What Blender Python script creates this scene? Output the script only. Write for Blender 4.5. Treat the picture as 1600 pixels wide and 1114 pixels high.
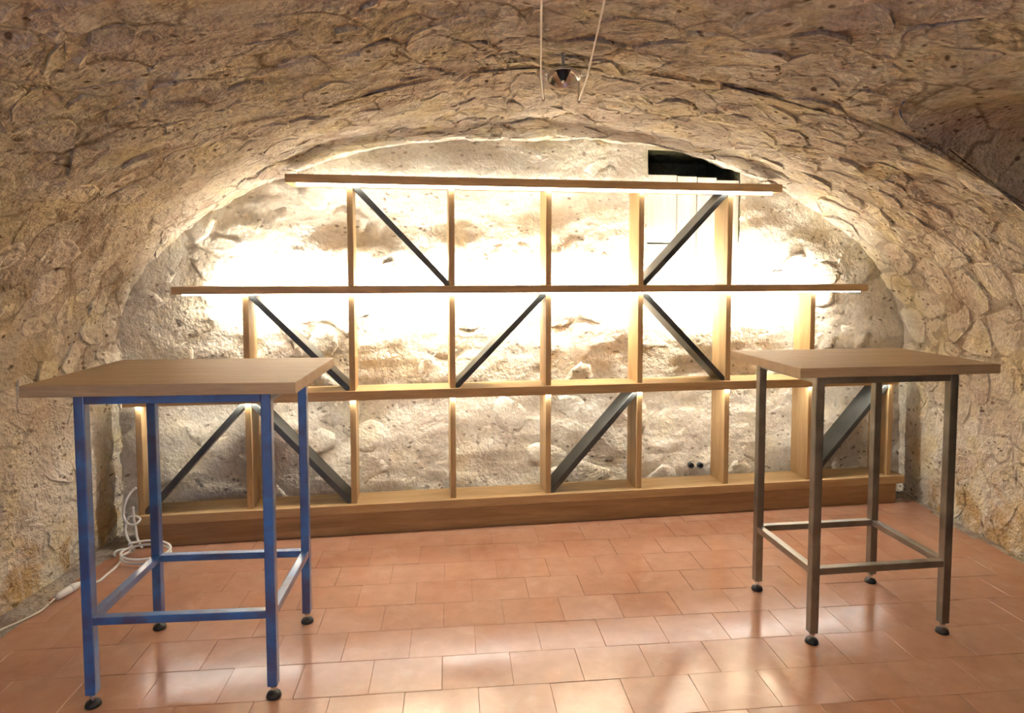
import bpy, bmesh, math, random
import numpy as np
from mathutils import Vector, Matrix
random.seed(11); rng = np.random.default_rng(11)
for o in list(bpy.data.objects): bpy.data.objects.remove(o)
sc = bpy.context.scene; COL = sc.collection

# ------------------------------------------------------------------ camera
EYE = 1.5
PITCH, ROLL, FPX, CX, CY = 0.0596, -0.0005, 1029.6, 808.8, 488.5
cam = bpy.data.cameras.new('camera'); camo = bpy.data.objects.new('camera', cam); COL.objects.link(camo)
cam.sensor_width = 36; cam.lens = FPX*36/1600; cam.clip_start = .05
cam.shift_x = (800-CX)/1600; cam.shift_y = (CY-557)/1600
fw = Vector((0, math.cos(PITCH), -math.sin(PITCH))); up0 = Vector((0, math.sin(PITCH), math.cos(PITCH))); rt0 = Vector((1, 0, 0))
rt = math.cos(ROLL)*rt0+math.sin(ROLL)*up0; up = -math.sin(ROLL)*rt0+math.cos(ROLL)*up0
camo.matrix_world = Matrix(((rt.x, up.x, -fw.x, 0), (rt.y, up.y, -fw.y, 0), (rt.z, up.z, -fw.z, EYE), (0, 0, 0, 1)))
sc.camera = camo
def ray(px, py): return fw+rt*((px-CX)/FPX)+up*((CY-py)/FPX)
def at_z(px, py, z):
    d = ray(px, py); return Vector((0, 0, EYE))+d*((z-EYE)/d.z)
def project(P):
    d = Vector(P)-Vector((0, 0, EYE)); z = d.dot(fw)
    if z < .05: return (-1e4, -1e4)
    return (CX+FPX*d.dot(rt)/z, CY-FPX*d.dot(up)/z)

# ------------------------------------------------------------------ world, exposure, added fill spots, daylight
w = bpy.data.worlds.new('world'); sc.world = w; w.use_nodes = True
w.node_tree.nodes['Background'].inputs[0].default_value = (.55, .7, 1, 1)
w.node_tree.nodes['Background'].inputs[1].default_value = .02
sc.view_settings.view_transform = 'Standard'; sc.view_settings.look = 'None'
sc.view_settings.gamma = 1; sc.view_settings.exposure = 1.6; sc.view_settings.use_curve_mapping = False
sc.cycles.max_bounces = 6; sc.cycles.glossy_bounces = 3; sc.cycles.adaptive_threshold = .03
LED_BACK, LED_TOP, LED_MID, LED_LOW = 145, 7, 12, 40
LED_COL = (1, .955, .87)
def lamp(name, typ, loc, energy, col, **k):
    l = bpy.data.lights.new(name, typ); l.energy = energy; l.color = col
    for a, b in k.items(): setattr(l, a, b)
    o = bpy.data.objects.new(name, l); o.location = loc; COL.objects.link(o); return o
WARM = (1, .91, .80)
for ly, le in ((1.05, 130), (-.8, 110)):      # unseen fill spots, added to brighten the vault from below
    lamp('vault_fill_light', 'SPOT', (.18, ly, 1.75), le, WARM, shadow_soft_size=.06, spot_size=math.radians(122), spot_blend=1.).rotation_euler = (math.pi, 0, 0)
dl = lamp('doorway_daylight', 'AREA', (-1.2, -2.38, 1.1), 9, (.36, .56, 1), shape='RECTANGLE', size=.9, size_y=1.9)
dl.rotation_euler = (math.radians(90), 0, 0)

# ------------------------------------------------------------------ helpers
def vnoise(P, seed=0):
    P = np.asarray(P, float); I = np.floor(P).astype(np.int64); F = P-I; F = F*F*(3-2*F)
    def h(i, j, k):
        n = (i*374761393+j*668265263+k*1274126177+seed*974634777) & 0xffffffff
        n = ((n ^ (n >> 13))*1274126177) & 0xffffffff
        n = (n ^ (n >> 16)) & 0xffff
        return n/32767.5-1
    x, y, z = I[..., 0], I[..., 1], I[..., 2]; fx, fy, fz = F[..., 0], F[..., 1], F[..., 2]
    r = 0
    for a in (0, 1):
        for b in (0, 1):
            for c in (0, 1):
                r = r+h(x+a, y+b, z+c)*(fx if a else 1-fx)*(fy if b else 1-fy)*(fz if c else 1-fz)
    return r
def fbm(P, sc_=1., oct_=3, seed=0):
    P = np.asarray(P, float)*sc_; r = 0; a = 1.
    for o in range(oct_): r = r+a*vnoise(P*(2.03**o)+7.3*o, seed+o); a *= .5
    return r
def vdisp(P):
    return np.stack([.030*fbm(P, 1.3, 2, 1+k*10)+.012*fbm(P, 6, 2, 4+k*10)+.005*fbm(P, 19, 2, 8+k*10) for k in range(3)], -1)

def mesh_obj(name, verts, faces, mat, parent=None, smooth=False):
    me = bpy.data.meshes.new(name); me.from_pydata([tuple(map(float, v)) for v in verts], [], [tuple(map(int, f)) for f in faces])
    if smooth: me.polygons.foreach_set('use_smooth', [True]*len(me.polygons))
    me.materials.append(mat); me.update()
    return link(name, me, parent)
def link(name, me, parent=None):
    o = bpy.data.objects.new(name, me); COL.objects.link(o)
    if parent: o.parent = parent
    return o
def tag(o, label=None, cat=None, group=None, kind=None):
    if label: o['label'] = label
    if cat: o['category'] = cat
    if group: o['group'] = group
    if kind: o['kind'] = kind
    return o
def empty(name, loc, rz=0):
    o = bpy.data.objects.new(name, None); o.location = loc; o.rotation_euler = (0, 0, rz); o.empty_display_size = .1; COL.objects.link(o); return o
def bm_obj(name, bm, mat, parent=None, smooth=False):
    bmesh.ops.recalc_face_normals(bm, faces=bm.faces)
    me = bpy.data.meshes.new(name); bm.to_mesh(me); bm.free(); me.materials.append(mat)
    if smooth: me.polygons.foreach_set('use_smooth', [True]*len(me.polygons))
    return link(name, me, parent)
def bm_box(bm, x0, x1, y0, y1, z0, z1, bev=0.):
    m = Matrix.Translation(((x0+x1)/2, (y0+y1)/2, (z0+z1)/2)) @ Matrix.Diagonal((x1-x0, y1-y0, z1-z0, 1))
    g = bmesh.ops.create_cube(bm, size=1, matrix=m)
    if bev:
        es = list({e for v in g['verts'] for e in v.link_edges})
        bmesh.ops.bevel(bm, geom=es, offset=bev, segments=2, affect='EDGES', profile=.6)
def box(name, b, mat, parent=None, bev=.003):
    bm = bmesh.new(); bm_box(bm, *b, bev=bev); return bm_obj(name, bm, mat, parent)
def prism(name, poly, y0, y1, mat, parent=None, bev=.002):
    """polygon in local x,z extruded along y"""
    bm = bmesh.new()
    a = [bm.verts.new((p[0], y0, p[1])) for p in poly]; b = [bm.verts.new((p[0], y1, p[1])) for p in poly]
    bm.faces.new(a); bm.faces.new(b[::-1]); n = len(poly)
    for i in range(n): bm.faces.new((a[i], b[i], b[(i+1) % n], a[(i+1) % n]))
    if bev: bmesh.ops.bevel(bm, geom=list(bm.edges), offset=bev, segments=1, affect='EDGES')
    return bm_obj(name, bm, mat, parent)
def clip(poly, nx, ny, c):
    """keep nx*x+ny*y <= c"""
    out = []
    for i in range(len(poly)):
        p, q = poly[i], poly[(i+1) % len(poly)]
        dp, dq = nx*p[0]+ny*p[1]-c, nx*q[0]+ny*q[1]-c
        if dp <= 0: out.append(p)
        if (dp < 0 < dq) or (dq < 0 < dp):
            t = dp/(dp-dq); out.append((p[0]+t*(q[0]-p[0]), p[1]+t*(q[1]-p[1])))
    return out
def area(poly):
    return .5*sum(poly[i][0]*poly[(i+1) % len(poly)][1]-poly[(i+1) % len(poly)][0]*poly[i][1] for i in range(len(poly)))
def catmull(pts, n=8, closed=False):
    P = [Vector(p) for p in pts]; out = []; N = len(P)
    for i in range(N if closed else N-1):
        if closed: p0, p1, p2, p3 = P[i-1], P[i], P[(i+1) % N], P[(i+2) % N]
        else: p0, p1, p2, p3 = P[max(i-1, 0)], P[i], P[i+1], P[min(i+2, N-1)]
        for k in range(n):
            t = k/n
            out.append(.5*((2*p1)+(p2-p0)*t+(2*p0-5*p1+4*p2-p3)*t*t+(3*p1-p0-3*p2+p3)*t**3))
    if not closed: out.append(P[-1])
    return out
def tube_bm(bm, pts, r, seg=8):
    rings = []; prev = None
    for i, p in enumerate(pts):
        p = Vector(p); a = Vector(pts[max(i-1, 0)]); b = Vector(pts[min(i+1, len(pts)-1)]); t = (b-a).normalized()
        if prev is None: prev = t.orthogonal().normalized()
        u = (prev-t*prev.dot(t)).normalized(); v = t.cross(u); prev = u
        rr = r[i] if isinstance(r, (list, tuple)) else r
        rings.append([bm.verts.new(p+(u*math.cos(k*math.tau/seg)+v*math.sin(k*math.tau/seg))*rr) for k in range(seg)])
    for A, B in zip(rings, rings[1:]):
        for k in range(seg): bm.faces.new((A[k], A[(k+1) % seg], B[(k+1) % seg], B[k]))
    bm.faces.new(rings[0][::-1]); bm.faces.new(rings[-1])
def tube(name, pts, r, mat, parent=None, seg=8):
    bm = bmesh.new(); tube_bm(bm, pts, r, seg); return bm_obj(name, bm, mat, parent, True)
def lathe(name, prof, mat, parent=None, seg=24, loc=(0, 0, 0), M=None, smooth=True):
    bm = bmesh.new(); rings = []
    for r, z in prof:
        rings.append([bm.verts.new(Vector((r*math.cos(k*math.tau/seg), r*math.sin(k*math.tau/seg), z))) for k in range(seg)])
    for A, B in zip(rings, rings[1:]):
        for k in range(seg): bm.faces.new((A[k], A[(k+1) % seg], B[(k+1) % seg], B[k]))
    bm.faces.new(rings[0][::-1]); bm.faces.new(rings[-1])
    if M: bmesh.ops.transform(bm, matrix=M, verts=bm.verts)
    bmesh.ops.translate(bm, vec=loc, verts=bm.verts)
    return bm_obj(name, bm, mat, parent, smooth)

# ------------------------------------------------------------------ materials
class NT:
    def __init__(s, name):
        s.m = bpy.data.materials.new(name); s.m.use_nodes = True; s.t = s.m.node_tree; s.b = s.t.nodes['Principled BSDF']
    def n(s, typ, **k):
        nd = s.t.nodes.new('ShaderNode'+typ)
        for a, b in k.items():
            if a.startswith('_'): setattr(nd, a[1:], b)
            else: s.set(nd, a.replace('__', ' '), b)
        return nd
    def set(s, nd, key, val):
        i = nd.inputs[int(key[1:])] if key[0] == 'i' and key[1:].isdigit() else nd.inputs[key]
        if isinstance(val, bpy.types.NodeSocket): s.t.links.new(val, i)
        else: i.default_value = val
    def pos(s, scale=(1, 1, 1), obj=False):
        v = s.n('TexCoord').outputs['Object'] if obj else s.n('NewGeometry').outputs['Position']
        return s.n('Mapping', Vector=v, Scale=scale).outputs[0]
    def noise(s, vec, scale, detail=4, rough=.55, dist=0):
        return s.n('TexNoise', Vector=vec, Scale=scale, Detail=detail, Roughness=rough, Distortion=dist).outputs['Fac']
    def ramp(s, fac, stops):
        r = s.n('ValToRGB', Fac=fac); e = r.color_ramp.elements
        while len(e) > 1: e.remove(e[-1])
        for i, (p, c) in enumerate(stops):
            x = e[0] if i == 0 else e.new(p)
            x.position = p; x.color = c if len(c) == 4 else (*c, 1)
        return r.outputs[0]
    def mix(s, f, a, b, typ='MIX'):
        nd = s.n('Mix', _data_type='RGBA', _blend_type=typ); s.set(nd, 'i0', f)
        s.set(nd, 'i6', a if isinstance(a, bpy.types.NodeSocket) else (*a, 1)); s.set(nd, 'i7', b if isinstance(b, bpy.types.NodeSocket) else (*b, 1))
        return nd.outputs[2]
    def math(s, op, a, b=0.):
        nd = s.n('Math', _operation=op); s.set(nd, 'i0', a); s.set(nd, 'i1', b); return nd.outputs[0]
    def bump(s, h, dist, strength=1., prev=None):
        nd = s.n('Bump', Height=h, Distance=dist, Strength=strength)
        if prev: s.set(nd, 'Normal', prev)
        return nd.outputs[0]
    def out(s, col=None, rough=None, metal=None, normal=None, spec=None):
        for k, v in (('Base Color', col), ('Roughness', rough), ('Metallic', metal), ('Normal', normal), ('Specular IOR Level', spec)):
            if v is not None:
                if k == 'Base Color' and isinstance(v, tuple): v = (*v[:3], 1)
                s.set(s.b, k, v)
        return s.m
W3 = (1, 1, 1); B3 = (0, 0, 0)
def masonry(name, dark, mid, light, pit, ochre=0., rnd=.25, pits=True, tint=.8, rel=1., crack=0.):
    t = NT(name); p = t.pos(); n1 = t.noise(p, 2.2, 4, .62, .3); n2 = t.noise(p, 9, 3, .62); n3 = t.noise(p, 40, 2, .65)
    c = t.ramp(n1, [(.30, dark), (.5, mid), (.70, light)])
    c = t.mix(t.ramp(n2, [(.42, B3), (.66, W3)]), c, light)
    r = t.n('ObjectInfo').outputs['Random']
    c = t.mix(rnd, c, t.ramp(r, [(0, dark), (.5, mid), (1, light)]))
    c = t.mix(.35, c, t.ramp(n3, [(.3, (.5, .45, .4)), (.7, (1, 1, 1))]), 'MULTIPLY')
    tn = t.noise(p, 3.4, 2, .6); c = t.mix(tint, c, t.ramp(tn, [(.36, (.80, .755, .73)), (.5, (.98, 1, 1)), (.62, (1.02, 1.0, .82))]), 'MULTIPLY')
    if ochre:
        z = t.n('SeparateXYZ', Vector=t.n('NewGeometry').outputs['Position']).outputs[2]
        f = t.math('MULTIPLY', t.ramp(z, [(.10, W3), (.55, B3)]), t.ramp(t.noise(p, 5.5, 5, .6, .5), [(.46, B3), (.60, W3)]))
        c = t.mix(t.math('MULTIPLY', f, ochre), c, (.52, .33, .13))
    vp = t.n('TexVoronoi', Vector=t.n('Mapping', Vector=t.n('MixRGB', i0=.12, i1=p, i2=t.n('TexNoise', Vector=p, Scale=5., Detail=1.).outputs['Color']).outputs[0], Scale=(1, 1, 1.6)).outputs[0], Scale=17., Randomness=1.).outputs['Distance']
    pm = t.math('MULTIPLY', t.ramp(vp, [(.14, W3), (.24, B3)]), t.ramp(t.noise(p, 4.3, 1, .6), [(.45, B3), (.54, W3)]))
    if pits: c = t.mix(t.math('MULTIPLY', pm, .8), c, pit)
    if crack:
        pw = t.n('MixRGB', i0=.10, i1=p, i2=t.n('TexNoise', Vector=p, Scale=7., Detail=1.).outputs['Color']).outputs[0]
        ed = t.n('TexVoronoi', _feature='DISTANCE_TO_EDGE', Vector=pw, Scale=5.).outputs['Distance']
        ck = t.math('MULTIPLY', t.ramp(ed, [(.012, W3), (.05, B3)]), t.ramp(t.noise(p, 3.1, 1, .6), [(.46, B3), (.60, W3)]))
        c = t.mix(t.math('MULTIPLY', ck, crack), c, pit)
    hs = t.math('ADD', t.math('MULTIPLY', n2, .045*rel), t.math('MULTIPLY', n3, .022*rel))
    nb = t.bump(hs, 1., .85)
    return t.out(c, .92, normal=nb, spec=0.)
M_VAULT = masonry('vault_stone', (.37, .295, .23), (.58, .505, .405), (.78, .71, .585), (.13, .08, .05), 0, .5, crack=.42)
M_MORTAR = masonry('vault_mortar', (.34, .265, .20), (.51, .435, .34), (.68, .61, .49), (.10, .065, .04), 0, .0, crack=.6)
M_SIDE = masonry('side_wall_lit_limewash', (.62, .54, .42), (.77, .70, .565), (.87, .81, .69), (.16, .105, .06), .8, .3, crack=.45)  # limewash, its colour lightened to make up for weak light low down
M_BACK = masonry('back_wall_limewash', (.64, .565, .44), (.71, .64, .515), (.77, .715, .60), (.22, .17, .12), 0, .10, tint=.35, rel=.45)
def simple(name, col, rough=.5, metal=0., spec=.5):
    t = NT(name); return t.out(col, rough, metal, None, spec)
def wood(name, a, b, c, axis='X', rough=.45):
    t = NT(name); s = {'X': (1.2, 14, 14), 'Z': (14, 14, 1.2), 'Y': (14, 1.2, 14)}[axis]
    r = t.n('ObjectInfo').outputs['Random']
    v = t.n('VectorMath', i0=t.n('TexCoord').outputs['Object'], i1=t.n('CombineXYZ', X=t.math('MULTIPLY', r, 9.), Y=t.math('MULTIPLY', r, 5.), Z=r).outputs[0])
    m = t.n('Mapping', Vector=v.outputs[0], Scale=s).outputs[0]
    n1 = t.noise(m, 1.6, 5, .6, .6); n2 = t.noise(m, 9, 3, .6)
    col = t.ramp(n1, [(.32, a), (.5, b), (.68, c)]); col = t.mix(.25, col, t.ramp(n2, [(.35, (.55, .5, .45)), (.6, W3)]), 'MULTIPLY')
    return t.out(col, rough, normal=t.bump(n2, .0015, .5))
OAK = ((.43, .275, .12), (.52, .345, .16), (.59, .405, .20))
M_OAKX = wood('oak_board', *OAK, 'X'); M_OAKZ = wood('oak_upright', *OAK, 'Z')
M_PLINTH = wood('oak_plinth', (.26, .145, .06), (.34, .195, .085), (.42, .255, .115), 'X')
M_TOP = wood('tabletop_wood', (.42, .295, .17), (.46, .33, .195), (.50, .365, .22), 'X', .5)
def steel(name, a, b, rough, metal):
    t = NT(name); p = t.pos(); n = t.noise(p, 7, 4, .6, .4)
    return t.out(t.ramp(n, [(.35, a), (.65, b)]), t.math('ADD', t.math('MULTIPLY', n, .2), rough), metal, t.bump(t.noise(p, 60, 3), .0008, .4))
M_BRACE = steel('brace_steel', (.055, .057, .052), (.095, .097, .088), .35, .35)
M_STEEL = steel('frame_grey_steel', (.24, .23, .205), (.36, .345, .31), .28, .9)
M_BLUE = steel('frame_daylight_blue', (.028, .050, .17), (.014, .155, .52), .30, .0); _b = M_BLUE.node_tree.nodes['Principled BSDF']; _b.inputs['Coat Weight'].default_value = 1; _b.inputs['Coat Roughness'].default_value = .15; _b.inputs['Specular IOR Level'].default_value = .9  # blue base colour stands in for daylight reflected in the steel
M_CHROME = simple('chrome', (.75, .75, .75), .18, 1.)
M_BLACK = simple('black_rubber', (.015, .015, .016), .5)
M_WHITE = simple('white_plastic', (.78, .77, .73), .45)
M_CREAM = simple('cream_cable_sleeve', (.74, .68, .54), .5)
M_GREYP = simple('grey_plastic', (.32, .30, .28), .5)
M_DARK = masonry('cavity_shade', (.10, .10, .06), (.15, .145, .085), (.20, .19, .115), (.01, .01, .01), 0, 0, False)  # dark colour holds the shade inside the hollow
def emis(name, s):
    t = NT(name); t.set(t.b, 'Base Color', (.9, .9, .88, 1)); t.set(t.b, 'Emission Color', (*LED_COL, 1)); t.set(t.b, 'Emission Strength', float(s)); return t.m
M_LU = emis('led_up', 10)
M_LT, M_LB, M_LM, M_LL = emis('led_top', LED_TOP), emis('led_back', LED_BACK), emis('led_mid', LED_MID), emis('led_low', LED_LOW)
def tile_mat():
    t = NT('terracotta_tile'); p = t.pos(); r = t.n('ObjectInfo').outputs['Random']
    n1 = t.noise(p, 2.5, 5, .6, .4); n2 = t.noise(p, 14, 4, .6)
    c = t.ramp(n1, [(.3, (.39, .185, .11)), (.5, (.45, .235, .15)), (.7, (.49, .285, .19))])
    c = t.mix(.35, c, t.ramp(r, [(0, (.41, .20, .12)), (.5, (.45, .235, .15)), (1, (.48, .275, .185))]))
    c = t.mix(.3, c, t.ramp(n2, [(.3, (.6, .55, .5)), (.65, W3)]), 'MULTIPLY')
    c = t.mix(t.ramp(t.noise(p, 7, 4, .65, .6), [(.56, B3), (.76, (.22,)*3)]), c, (.56, .45, .36))
    rg = t.math('ADD', t.ramp(t.noise(p, 3.2, 4, .6, .5), [(.32, (.12,)*3), (.68, (.20,)*3)]), t.math('MULTIPLY', r, .06))
    return t.out(c, rg, spec=.75)
M_TILE = tile_mat()
M_FLOOR = masonry('floor_mortar', (.30, .25, .21), (.40, .34, .29), (.50, .44, .38), (.1, .07, .05), 0, 0, False)
M_GROUT = simple('terracotta_grout', (.36, .20, .125), .7)

# ------------------------------------------------------------------ the vaulted cellar
SX, SY, SA = .1872, 3.8755, .1562            # shelf origin (front, centre) and yaw
UX = np.array([math.cos(SA), math.sin(SA), 0]); VN = np.array([-math.sin(SA), math.cos(SA), 0])
OFF = .285                                   # end wall behind the shelf front
def ywall(x): return SY+OFF/math.cos(SA)+(x-SX)*math.tan(SA)
VX, HW, SPR, RISE = .18, 2.49, .97, 1.385
_t = np.linspace(0, math.pi, 600); _ex = VX-HW*np.cos(_t); _ez = SPR+RISE*np.sin(_t)**.94
_px = np.concatenate([[VX-HW], _ex, [VX+HW]]); _pz = np.concatenate([[-.03], _ez, [-.03]])
_ps = np.concatenate([[0], np.cumsum(np.hypot(np.diff(_px), np.diff(_pz)))]); SMAX = _ps[-1]; S1 = SPR+.03; S2 = SMAX-S1
def surf(s, y):
    s = np.asarray(s, float); y = np.asarray(y, float)
    x = np.interp(s, _ps, _px); z = np.interp(s, _ps, _pz)
    e = .02; tx = np.interp(s+e, _ps, _px)-np.interp(s-e, _ps, _px); tz = np.interp(s+e, _ps, _pz)-np.interp(s-e, _ps, _pz)
    l = np.hypot(tx, tz)+1e-9
    P = np.stack([x, y, z], -1); N = np.stack([tz/l, np.zeros_like(x), -tx/l], -1)
    return P+vdisp(P), N
OPY0, OPY1, OPT = .9, 2.88, 2.15            # side opening in the right haunch
def zside(y):
    c, h = (OPY0+OPY1)/2, (OPY1-OPY0)/2
    return 1.55+(OPT-1.55)*max(0, 1-abs((y-c)/h)**14)**(1/4.)
def s_of_z_right(z):
    i = np.argmin(np.abs(_pz[300:]-z)+(np.arange(len(_pz)-300) < 0)) + 300
    return _ps[i]
def grid(name, P, mat, parent=None, flip=False):
    nu, nv = P.shape[:2]; idx = np.arange(nu*nv).reshape(nu, nv)
    f = np.stack([idx[:-1, :-1], idx[1:, :-1], idx[1:, 1:], idx[:-1, 1:]], -1).reshape(-1, 4)
    if flip: f = f[:, ::-1]
    return P.reshape(-1, 3), f
def build(name, parts, mat):
    V, F, o = [], [], 0
    for v, f in parts: V.append(v); F.append(f+o); o += len(v)
    return tag(mesh_obj(name, np.concatenate(V), np.concatenate(F), mat, smooth=True), kind='structure')
def vault_patch(sa, sb, ya, yb, ds, dy, tofwall=False, sfun=None):
    nu, nv = max(2, int((sb-sa)/ds)+1), max(2, int((yb-ya)/dy)+1)
    s = np.linspace(0, 1, nu)[:, None]*np.ones((1, nv)); t = np.linspace(0, 1, nv)[None, :]*np.ones((nu, 1))
    Y = ya+t*(yb-ya)
    if sfun: e = np.array([sfun(y) for y in np.linspace(ya, yb, nv)])[None, :]; S = sa+s*(e-sa)
    else: S = sa+s*(sb-sa)
    if tofwall: Y = ya+t*(ywall(np.interp(S, _ps, _px))+.09-ya)
    P, _ = surf(S, Y); return grid('', P, None)
BACKY = -2.5
sopen = lambda y: s_of_z_right(min(zside(y), OPT))
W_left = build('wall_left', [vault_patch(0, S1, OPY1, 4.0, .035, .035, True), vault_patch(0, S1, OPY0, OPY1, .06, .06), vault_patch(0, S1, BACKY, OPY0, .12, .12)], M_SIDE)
CEIL = build('ceiling', [vault_patch(S1, S2, OPY1, 4.2, .03, .03, True), vault_patch(S1, S2, OPY0, OPY1, .04, .035, sfun=sopen), vault_patch(S1, S2, BACKY, OPY0, .12, .12)], M_MORTAR)
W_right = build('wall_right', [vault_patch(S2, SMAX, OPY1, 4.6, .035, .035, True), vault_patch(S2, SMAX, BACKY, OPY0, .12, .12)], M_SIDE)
# side vault running off to the right through the opening
ys = np.linspace(OPY0, OPY1, 60); rows = []
XE = 4.0
for y in ys:
    z = min(zside(y), OPT); x0 = np.interp(sopen(y), _ps, _px); z0 = np.interp(sopen(y), _ps, _pz)
    rows.append([(x0+(XE-x0)*k/30, y, z0) for k in range(31)])
P = np.array(rows); P = P+vdisp(P)
jam = []
for y in (OPY0, OPY1):
    zt = np.interp(sopen(y), _ps, _pz); xt = np.interp(sopen(y), _ps, _px)
    q = []
    for k in range(40):
        z = -.03+(zt+.03)*k/39
        x0 = VX+HW if z < SPR else np.interp(min(s_of_z_right(z), S2) if z > SPR else S2, _ps, _px)
        q.append([(x0+(XE-x0)*j/30, y, z) for j in range(31)])
    Q = np.array(q); jam.append(grid('', Q+vdisp(Q), None))
W_side = build('wall_side_recess', [grid('', P, None)]+jam, M_MORTAR)
tag(mesh_obj('wall_recess_end', [(XE-.02, OPY0-.1, -.05), (XE-.02, OPY1+.1, -.05), (XE-.02, OPY1+.1, 2.4), (XE-.02, OPY0-.1, 2.4)], [(0, 1, 2, 3)], M_MORTAR), kind='structure')
tag(box('wall_front', (-2.6, 3, BACKY-.15, BACKY+.02, -.05, 2.5), M_MORTAR, bev=0), kind='structure')

# end wall, with an opening high on the right
WINW = (.705, 1.335); WINZ = (1.30, 2.29)
wl = np.unique(np.concatenate([np.linspace(-2.75, 2.75, 190), WINW])); zl = np.unique(np.concatenate([np.linspace(-.04, 2.42, 100), WINZ]))
def wsurf(wc, zc):
    wc = np.asarray(wc, float); zc = np.asarray(zc, float)
    B = np.array([SX, SY, 0])+VN*OFF
    P = B+wc[..., None]*UX+zc[..., None]*np.array([0, 0, 1.])
    Q = P*np.array([1, 1, 1.9]); d = .024*fbm(Q, 2.0, 2, 51)+.010*np.abs(fbm(Q, 5.5, 2, 55))+.006*fbm(Q, 13, 3, 58)
    near = np.clip(1-np.abs(wc-1.02)/.45, 0, 1)*np.clip((zc-1.2)/.2, 0, 1)
    d = d*(1-.55*near)
    return P-VN*(d[..., None]-.01), np.broadcast_to(-VN, P.shape)
Wg, Zg = np.meshgrid(wl, zl, indexing='ij'); P, _ = wsurf(Wg, Zg); V, F = grid('', P, None)
cw = (Wg[:-1, :-1]+Wg[1:, 1:])/2; cz = (Zg[:-1, :-1]+Zg[1:, 1:])/2
keep = ~((cw > WINW[0]) & (cw < WINW[1]) & (cz > WINZ[0]) & (cz < WINZ[1])).reshape(-1)
W_back = tag(mesh_obj('wall_back', V, F[keep], M_BACK, smooth=True), kind='structure')
# reveal of the boarded opening, and the hollow behind it
def wl3(a, d, z): return tuple(np.array([SX, SY, z])+UX*a+VN*(OFF+d))
a0, a1, z0, z1 = WINW[0]-.012, WINW[1]+.012, WINZ[0]-.012, WINZ[1]+.012
rv = [wl3(a, d, z) for d in (.014, .55) for a, z in ((a0, z0), (a1, z0), (a1, z1), (a0, z1))]
win = tag(mesh_obj('window_1', rv, [(0, 1, 5, 4), (1, 2, 6, 5), (2, 3, 7, 6), (3, 0, 4, 7), (4, 5, 6, 7)], M_DARK), kind='structure')
M_PLANK = wood('limewashed_plank', (.60, .56, .47), (.70, .66, .57), (.78, .75, .66), 'Z', .7)
def plank(a, b, za, zb, d0, d1):
    bm = bmesh.new(); bm_box(bm, a, b, OFF+d0, OFF+d1, za, zb, .004)
    bmesh.ops.transform(bm, matrix=Matrix.Translation((SX, SY, 0)) @ Matrix.Rotation(SA, 4, 'Z'), verts=bm.verts)
    return bm_obj('plank', bm, M_PLANK, win)
for a, b, za, zb, d in ((.697, .905, 1.70, 2.135, .020), (.697, .905, 1.29, 1.690, .030), (.911, 1.045, 1.29, 2.130, .026), (1.050, 1.180, 1.29, 2.125, .022), (1.185, 1.342, 1.29, 2.11, .028)):
    plank(a, b, za, zb, d, d+.022)

# stones of the vault, the side walls and the end wall
def voronoi(sa, sb, ta, tb, ds, dt, jit, brick=True):
    ns, nt = int((sb-sa)/ds), int((tb-ta)/dt); pts = {}
    for i in range(-1, ns+1):
        for j in range(-1, nt+1):
            off = .5*(j % 2) if brick else 0
            pts[i, j] = (sa+(i+.5+off+random.uniform(-jit, jit))*ds, ta+(j+.5+random.uniform(-jit, jit))*dt)
    for i in range(0, ns):
        for j in range(0, nt):
            p = pts[i, j]; poly = [(p[0]-ds*1.3, p[1]-dt*1.3), (p[0]+ds*1.3, p[1]-dt*1.3), (p[0]+ds*1.3, p[1]+dt*1.3), (p[0]-ds*1.3, p[1]+dt*1.3)]
            for di in (-2, -1, 0, 1, 2):
                for dj in (-2, -1, 0, 1, 2):
                    q = pts.get((i+di, j+dj))
                    if q is None or q == p: continue
                    nx, ny = q[0]-p[0], q[1]-p[1]
                    poly = clip(poly, nx, ny, nx*(p[0]+q[0])/2+ny*(p[1]+q[1])/2)
                    if len(poly) < 3: break
            if len(poly) >= 3: yield poly
def stone_geo(poly, sf, h0, gap, seed):
    c = np.mean(poly, 0); q = np.array(poly)
    r = np.linalg.norm(q-c, axis=1).mean(); q = c+(q-c)*max(.5, 1-gap/r)
    a = q*.72+np.roll(q, -1, 0)*.28; b = q*.28+np.roll(q, -1, 0)*.72      # round the corners
    o = np.empty((2*len(q), 2)); o[0::2] = a; o[1::2] = b
    o = o+rng.normal(0, .006, o.shape); n = len(o)
    til = rng.normal(0, .05, 2)
    R = []
    for sc_, h in ((1.015, -.024), (.955, h0*.9), (.60, h0)):
        st = c+(o-c)*sc_; P, N = sf(st[:, 0], st[:, 1])
        hh = h+(st-c)@til*(h > 0)+rng.normal(0, .0040, n)*(h > 0)
        R.append(P+N*hh[:, None])
    P, N = sf(np.array([c[0]]), np.array([c[1]])); R.append(P+N*(h0+rng.normal(0, .003)))
    V = np.concatenate(R); F = []
    for k in range(2):
        for i in range(n): F.append((k*n+i, k*n+(i+1) % n, (k+1)*n+(i+1) % n, (k+1)*n+i))
    for i in range(n): F.append((2*n+i, 2*n+(i+1) % n, 3*n))
    return V, F, P[0]
def view_area(V):
    q = [project(v) for v in V]; xs = [a for a, b in q]; ys = [b for a, b in q]
    if max(xs) < 0 or min(xs) > 1600 or max(ys) < 0 or min(ys) > 1114: return 0
    return (min(max(xs), 1600)-max(min(xs), 0))*(min(max(ys), 1114)-max(min(ys), 0))
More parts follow.
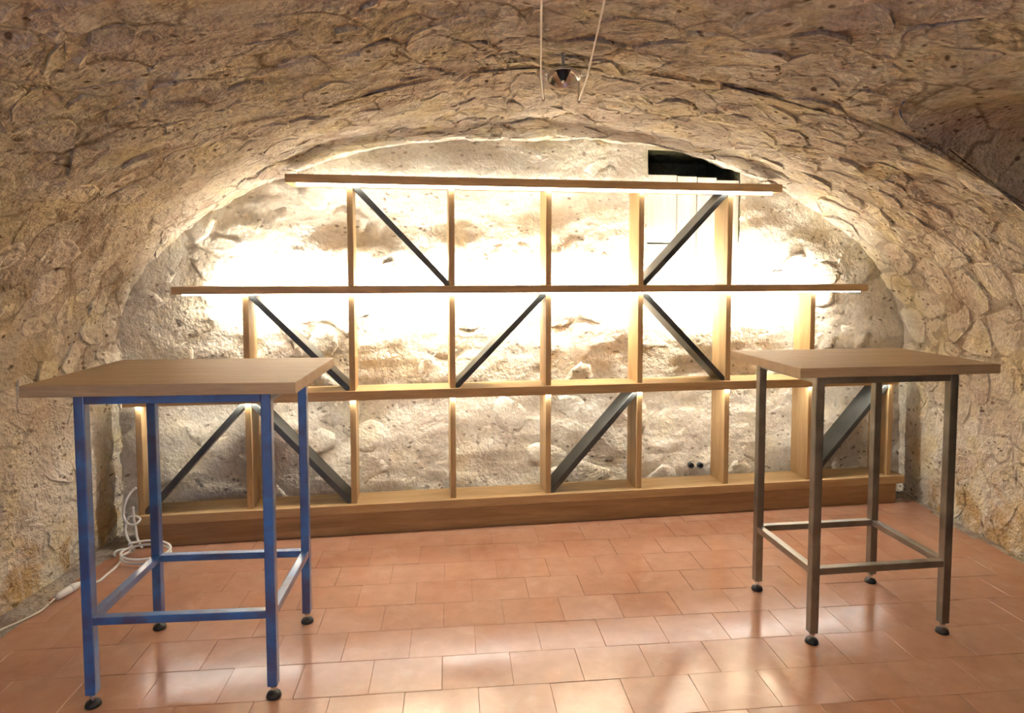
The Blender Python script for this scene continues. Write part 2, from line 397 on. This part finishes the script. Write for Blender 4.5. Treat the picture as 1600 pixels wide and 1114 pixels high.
def lay(stones, parent, mat, limit=300, smooth=False):
    stones.sort(key=lambda g: -view_area(g[0])); rest_v, rest_f, o = [], [], 0
    for i, (V, F, c) in enumerate(stones):
        if i < limit and view_area(V) > 60: mesh_obj('stone', V-c, F, mat, parent, smooth).location = c
        else: rest_v.append(V); rest_f += [tuple(k+o for k in f) for f in F]; o += len(V)
    if rest_v: tag(mesh_obj('small_stones', np.concatenate(rest_v), rest_f, mat, parent, smooth), kind='stuff')
Lw, Lc, Lr, Lh = [], [], [], []
SM = SMAX*.47
both = [p for p in voronoi(-.1, SM+.4, 1.3, 4.3, .185, .165, .36)]
both = [clip(p, 1, 0, SM) for p in both]+[clip(p, -1, 0, -SM) for p in voronoi(SM-.4, SMAX+.1, 1.3, 4.72, .26, .215, .32)]
for k, poly in enumerate(both):
    if len(poly) < 3: continue
    poly = clip(poly, -1, 0, 0); poly = clip(poly, 1, 0, SMAX) if poly else poly
    if len(poly) < 3: continue
    cs, cy = np.mean(poly, 0); x = np.interp(cs, _ps, _px); z = np.interp(cs, _ps, _pz)
    if cy > ywall(x)+.06: continue
    poly = clip(poly, 0, 1, ywall(x)+.035)
    if x > VX and z < OPT+.02:
        if cy < OPY1-.03: continue
        poly = clip(poly, 0, -1, -OPY1)
    if len(poly) < 3 or abs(area(poly)) < .004: continue
    left = x < VX-.6
    h0 = random.uniform(.001, .010) if not left else random.uniform(-.006, .009)
    g = stone_geo(poly, surf, h0, random.uniform(.003, .010), k)
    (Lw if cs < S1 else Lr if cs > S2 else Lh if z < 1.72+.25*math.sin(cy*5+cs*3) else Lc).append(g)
lay(Lc, CEIL, M_VAULT, 190); lay(Lh, CEIL, M_SIDE, 110); lay(Lw, W_left, M_SIDE); lay(Lr, W_right, M_SIDE)  # lower vault stones take the lighter limewash in place of light
Lb = []
for k, poly in enumerate(voronoi(-2.7, 2.7, -.05, 2.45, .27, .15, .36)):
    cw_, cz_ = np.mean(poly, 0); x = SX+UX[0]*cw_
    if abs(x-VX) > HW+.02: continue
    u = abs((x-VX)/HW)
    if cz_ > SPR+RISE*math.sqrt(max(0, 1-u*u))+.03: continue
    if WINW[0]-.03 < cw_ < WINW[1]+.03 and WINZ[0]-.03 < cz_: continue
    for e, (nx, ny, c_) in enumerate(((1, 0, WINW[0]-.005), (-1, 0, -WINW[1]-.005), (0, 1, WINZ[0]-.005))):
        if (e == 0 and cw_ < WINW[0] and cz_ > WINZ[0]) or (e == 1 and cw_ > WINW[1] and cz_ > WINZ[0]) or (e == 2 and cz_ < WINZ[0]):
            if len(poly) > 2: poly = clip(poly, nx, ny, c_)
    if len(poly) < 3: continue
    Lb.append(stone_geo(poly, wsurf, random.uniform(-.013, .005), random.uniform(.004, .012), k))
lay(Lb, W_back, M_BACK, smooth=True)

# ------------------------------------------------------------------ floor
FL = tag(box('floor', (-2.5, 4.1, BACKY-.1, 4.8, -.12, -.007), M_FLOOR, bev=0), kind='structure')
TA, TW, TH, TV0, TU0 = .10, .262, .211, 2.52, .48
ca, sa_ = math.cos(TA), math.sin(TA)
def uv2xy(u, v): return (ca*u-sa_*v, sa_*u+ca*v)
def tile_mesh(poly):
    bm = bmesh.new(); n = len(poly); cx = sum(p[0] for p in poly)/n; cy = sum(p[1] for p in poly)/n
    a = [bm.verts.new((x, y, -.02)) for x, y in poly]; b = [bm.verts.new((x, y, 0)) for x, y in poly]
    bm.faces.new(a[::-1]); top = bm.faces.new(b)
    for i in range(n): bm.faces.new((a[i], a[(i+1) % n], b[(i+1) % n], b[i]))
    bmesh.ops.bevel(bm, geom=list(top.edges), offset=.0009, segments=1, affect='EDGES')
    bmesh.ops.recalc_face_normals(bm, faces=bm.faces)
    me = bpy.data.meshes.new('tile'); bm.to_mesh(me); bm.free(); me.materials.append(M_TILE); return me
J = .0006
full = tile_mesh([(-TW/2+J, -TH/2+J), (TW/2-J, -TH/2+J), (TW/2-J, TH/2-J), (-TW/2+J, TH/2-J)])
XL, XR = -2.15, 2.60
rest_v, rest_f = [], []
for rj in range(-26, 12):
    for ri in range(-14, 22):
        u = TU0+(ri+.5+(.5 if rj % 2 == 0 else 0))*TW; v = TV0+(rj+.5)*TH
        x, y = uv2xy(u, v)
        if x < XL-.3 or x > XR+.3 or y < BACKY-.1: continue
        q = [uv2xy(u+a*(TW/2-J), v+b*(TH/2-J)) for a, b in ((-1, -1), (1, -1), (1, 1), (-1, 1))]
        p = clip(q, -1, 0, -(XL+random.uniform(-.02, .02))); p = clip(p, 1, 0, XR+random.uniform(-.02, .02)) if p else p
        nx, ny = float(VN[0]), float(VN[1]); p = clip(p, nx, ny, nx*SX+ny*SY+.06) if p else p
        if len(p) < 3 or abs(area(p)) < .002: continue
        zz = random.uniform(-.0008, .0008)
        if y < 1.95:
            o = len(rest_v); rest_v += [(a, b, zz) for a, b in p]; rest_f.append(tuple(range(o, o+len(p)))); continue
        if abs(abs(area(p))-abs(area(q))) < 1e-5: t = link('tile', full, FL)
        else: t = link('tile', tile_mesh([((a-x)*ca+(b-y)*sa_, -(a-x)*sa_+(b-y)*ca) for a, b in p]), FL)
        t.location = (x, y, zz); t.rotation_euler = (random.gauss(0, .0035), random.gauss(0, .0035), TA)
box('grout_bed', (XL+.03, XR-.03, BACKY, 4.2, -.02, -.0035), M_GROUT, FL, 0)
tag(mesh_obj('floor_tiles', rest_v, rest_f, M_TILE, FL), kind='stuff')

# ------------------------------------------------------------------ shelving unit
SH = empty('shelving_unit', (SX, SY, 0), SA)
tag(SH, 'long stepped oak shelving unit with dark diagonal braces and light strips against back wall', 'shelf')
S = .569; PT = .0165; D = .208; FR = .022
B0, U1, T1, U2, T2, U3, T3 = .1773, .7800, .8330, 1.3863, 1.4287, 1.998, 2.046
def board(w0, w1, z0, z1, lab): return tag(box('shelf_board', (w0, w1, -.004, D+.004, z0, z1), M_OAKX, SH), lab)
board(-1.480, 1.463, U3, T3, 'short top shelf board'); board(-2.081, 2.067, U2, T2, 'second shelf board from the top')
board(-2.345, 2.305, U1, T1, 'third shelf board from the top'); board(-2.31, 2.376, B0-.050, B0, 'bottom shelf board')
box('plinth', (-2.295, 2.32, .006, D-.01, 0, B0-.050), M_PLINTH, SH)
for za, zb, idx in ((B0, U1, range(0, 9)), (T1, U2, range(1, 8)), (T2, U3, range(2, 7))):
    for i in idx: box('upright', ((i-4)*S-PT, (i-4)*S+PT, FR, D, za, zb), M_OAKZ, SH)
def brace(i, za, zb, down):
    x0, x1 = (i-4)*S+PT, (i-3)*S-PT
    A, B = ((x0, zb), (x1, za)) if down else ((x0, za), (x1, zb))
    d = Vector((B[0]-A[0], B[1]-A[1])).normalized(); n = Vector((-d.y, d.x)); h = .016
    A = Vector(A)-d*.1; B = Vector(B)+d*.1
    p = [tuple(A+n*h), tuple(A-n*h), tuple(B-n*h), tuple(B+n*h)]
    for nx, ny, c in ((1, 0, x1), (-1, 0, -x0), (0, 1, zb), (0, -1, -za)): p = clip(p, nx, ny, c)
    return prism('brace', p, FR+.006, D-.02, M_BRACE, SH, .0015)
for i, dn in ((2, True), (5, False)): brace(i, T2, U3, dn)
for i, dn in ((1, True), (3, False), (5, True)): brace(i, T1, U2, dn)
for i, dn in ((0, False), (1, True), (4, False), (7, False)): brace(i, B0, U1, dn)
tag(box('light_strip', (-1.423, 1.399, -.002, .012, U3-.017, U3), M_LT, SH, .004), 'glowing light strip under the top board')
tag(box('light_strip', (-2.03, 2.02, .004, .014, U2-.006, U2), M_LM, SH, .002))
tag(box('light_strip', (-2.29, 2.26, .011, .020, U1-.0010, U1), M_LL, SH, 0))
tag(box('light_strip', (-1.86, 1.86, D+.004, D+.012, U2+.008, T2-.008), M_LB, SH, .002))

tag(box('light_strip', (-1.38, 1.36, D-.006, D+.004, T3, T3+.007), M_LU, SH, .002))

# ------------------------------------------------------------------ tables
def table(loc, rz, wu, wv, u0, u1, v0, v1, zu, th, zs, mat, label):
    T = empty('high_table', (*loc, 0), rz); tag(T, label, 'table', 'two square bar tables')
    box('tabletop', (u0, u1, v0, v1, zu, zu+th), M_TOP, T, .003)
    a, b, h = wu/2, wv/2, .0175
    for sx, sy in ((-1, -1), (1, -1), (1, 1), (-1, 1)):
        x, y = sx*a, sy*b
        lg = box('leg', (x-h, x+h, y-h, y+h, .045, zu-.001), mat, T, .004)
        ft = lathe('levelling_foot', [(.006, .020), (.022, .016), (.026, .006), (.026, .0012), (.02, .0012)], M_BLACK, lg, 20, (x, y, 0))
        lathe('stem', [(.0055, .012), (.0055, .030), (.011, .030), (.011, .038), (.0055, .038), (.0055, .05)], M_CHROME, lg, 12, (x, y, 0), smooth=False)
    r = .0155
    for z0, z1, nm in ((zu-.030, zu-.001, 'top_rail'), (zs-.028, zs, 'stretcher')):
        for sy in (-1, 1): box(nm, (-a+h, a-h, sy*b-r, sy*b+r, z0, z1), mat, T, .003)
        for sx in (-1, 1): box(nm, (sx*a-r, sx*a+r, -b+h, b-h, z0, z1), mat, T, .003)
    return T
table((-1.192, 2.482), .080, .612, .502, -.479, .413, -.290, .377, 1.090, .040, .291+.03, M_BLUE, 'square high table with brown wooden top and steel legs tinted blue for reflected daylight, nearer the camera')
table((1.456, 2.860), .131, .585, .454, -.394, .476, -.266, .328, 1.092, .039, .284+.03, M_STEEL, 'square high table with brown wooden top and dark grey steel legs, near the right wall')

# ------------------------------------------------------------------ cable lamp under the crown of the vault
ZC = 2.25
def cz(px, py, z=ZC): return at_z(px, py, z)
sysE = empty('cable_light', at_z(880, 120, ZC))
tag(sysE, 'halogen cable light with round reflector hung between two cream tension wires under the vault', 'lamp')
o0 = Vector(sysE.location)
def rel(P): return Vector(P)-o0
aL, aR = cz(845, 118), cz(918, 118); eL, eR = cz(849, 156), cz(904, 158)
for nm, near, mid, far in (('wire', cz(846, 0), aL, eL), ('wire', cz(945, 0), aR, eR)):
    back = near+(near-mid)*1.6
    tube('wire', [rel(back), rel(near), rel(mid), rel(far)], .0034, M_CREAM, sysE, 8)
    an = lathe('anchor', [(.007, -.010), (.007, .012), (.004, .014), (.004, .11), (.015, .11), (.015, .14)], M_CHROME, sysE, 12, rel(far))
    lathe('end_cap', [(.0055, -.018), (.0055, .018)], M_GREYP, an, 10, (0, 0, 0), Matrix.Translation(rel(far)) @ Matrix.Rotation(math.radians(90), 4, 'X'))
R = .064
TILT = Matrix.Rotation(math.radians(-16), 4, 'X')
lathe('reflector', [(.014, .034), (.032, .029), (.052, .016), (R, .000), (R+.003, -.006), (R+.001, -.008), (R-.002, -.004), (.050, .012), (.030, .024), (.012, .029)], M_CHROME, sysE, 32, (0, 0, 0), TILT)
lathe('lamp_holder', [(.010, .028), (.026, .022), (.022, .008), (.012, -.010), (.011, -.016), (.003, -.017)], M_BLACK, sysE, 20, (0, 0, 0), TILT)
lathe('bulb_cap', [(.004, -.012), (.0055, -.014), (.0055, -.024), (.002, -.026)], M_CHROME, sysE, 14, (0, 0, 0), TILT)
lathe('stem', [(.006, .03), (.006, .085), (.009, .085), (.009, .092)], M_GREYP, sysE, 12, (0, .008, 0))
for s_, a in ((-1, rel(aL)), (1, rel(aR))):
    tube('arm', [(s_*R, 0, -.002), a*.9+Vector((0, 0, .004)), a+Vector((s_*.016, 0, .002))], .0028, M_CHROME, sysE, 8)

# ------------------------------------------------------------------ white cables at the left end of the shelves
def fp(px, py, z=.006): return at_z(px, py, z)
def loop(c, rx, ry, t0, t1, n, tilt=0., z0=.006, dz=0.):
    out = []
    for k in range(n):
        t = math.radians(t0+(t1-t0)*k/(n-1)); out.append(Vector((c[0]+rx*math.cos(t), c[1]+ry*math.sin(t), z0+dz*k/(n-1)+tilt*(1+math.sin(t)))))
    return out
def yplane(px, py, y):
    d = ray(px, py); return Vector((0, 0, EYE))+d*(y/d.y)
CBL = empty('power_cable', fp(225, 866, 0)); tag(CBL, 'white power cable coiled at the left end of the shelves, with a plug', 'cable')
b0_ = Vector(CBL.location)
yc = 3.46
pts = [yplane(213, 762, 3.495), yplane(205, 769, 3.485), yplane(196, 785, yc), yplane(193, 805, yc), yplane(200, 818, yc-.02), yplane(212, 819, yc-.04), yplane(219, 811, yc-.02), yplane(210, 806, yc+.01), yplane(200, 810, yc+.02), yplane(196, 825, yc+.01), yplane(199, 840, yc), yplane(206, 852, yc-.01)]
cc = at_z(228, 868, .03)
pts += loop((cc.x, cc.y), .125, .070, 150, 870, 26, .016, .012, .040)
pts += [fp(208, 860), fp(195, 868), fp(183, 884), fp(168, 897), fp(152, 909), fp(135, 904), fp(124, 912)]
def rl(ps, b): return [p-b for p in ps]
tube('cord', rl(catmull(pts, 5), b0_), .0062, M_WHITE, CBL, 8)
tube('loose_cord', rl(catmull([yplane(208, 792, yc-.01), yplane(209, 808, yc-.01), yplane(212, 825, yc), yplane(215, 842, yc), yplane(222, 856, yc-.02)], 6), b0_), .0062, M_WHITE, CBL, 8)
tube('cord_end', rl(catmull([fp(212, 856), fp(195, 858), fp(184, 860), fp(178, 865), fp(180, 869)], 6), b0_), .0060, M_WHITE, CBL, 8)
pa, pb = fp(124, 912, .018), fp(109, 921, .018); dd = (pb-pa).normalized()
tube('plug', rl([pa-dd*.006, pa+dd*.004, pa+dd*.035, pa+dd*.052, pa+dd*.056], b0_), [.007, .012, .019, .019, .014], M_WHITE, CBL, 12)
XC = empty('extension_lead', fp(95, 930, 0)); tag(XC, 'cream extension lead with white socket running along the left wall', 'cable')
x0_ = Vector(XC.location)
s0 = pa+dd*.068; s1 = s0+dd*.062
tube('socket', rl([s0-dd*.010, s0-dd*.009, s0+dd*.02, s1, s1+dd*.004], x0_), [.016, .0185, .0185, .015, .010], M_WHITE, XC, 12)
tube('collar', rl([s1+dd*.002, s1+dd*.016], x0_), [.011, .008], M_GREYP, XC, 10)
e = s1+dd*.014; e2 = e+dd*.03; e2.z = .010
tube('cord', rl(catmull([e, e2, fp(78, 942), fp(66, 953), fp(44, 965), fp(20, 976), fp(0, 985), fp(-60, 1015), fp(-150, 1080)], 6), x0_), .0046, M_CREAM, XC, 8)

# two capped conduit ends low on the end wall
for px, lab in ((1079, 'black conduit end low on the back wall, left of the pair'), (1093.5, 'black conduit end low on the back wall, right of the pair')):
    d = ray(px, 726.5); B = Vector((SX, SY, 0))+Vector(VN)*(OFF-.02); n = Vector(VN)
    t = (B-Vector((0, 0, EYE))).dot(n)/d.dot(n); P = Vector((0, 0, EYE))+d*t
    c = empty('conduit_end', P); tag(c, lab, 'pipe', 'conduit ends')
    M = Matrix.Rotation(SA, 4, 'Z') @ Matrix.Rotation(math.radians(90), 4, 'X')
    lathe('sleeve', [(.018, -.06), (.018, .018), (.013, .018), (.013, .0), (.0, .0)], M_BLACK, c, 16, (0, 0, 0), M)
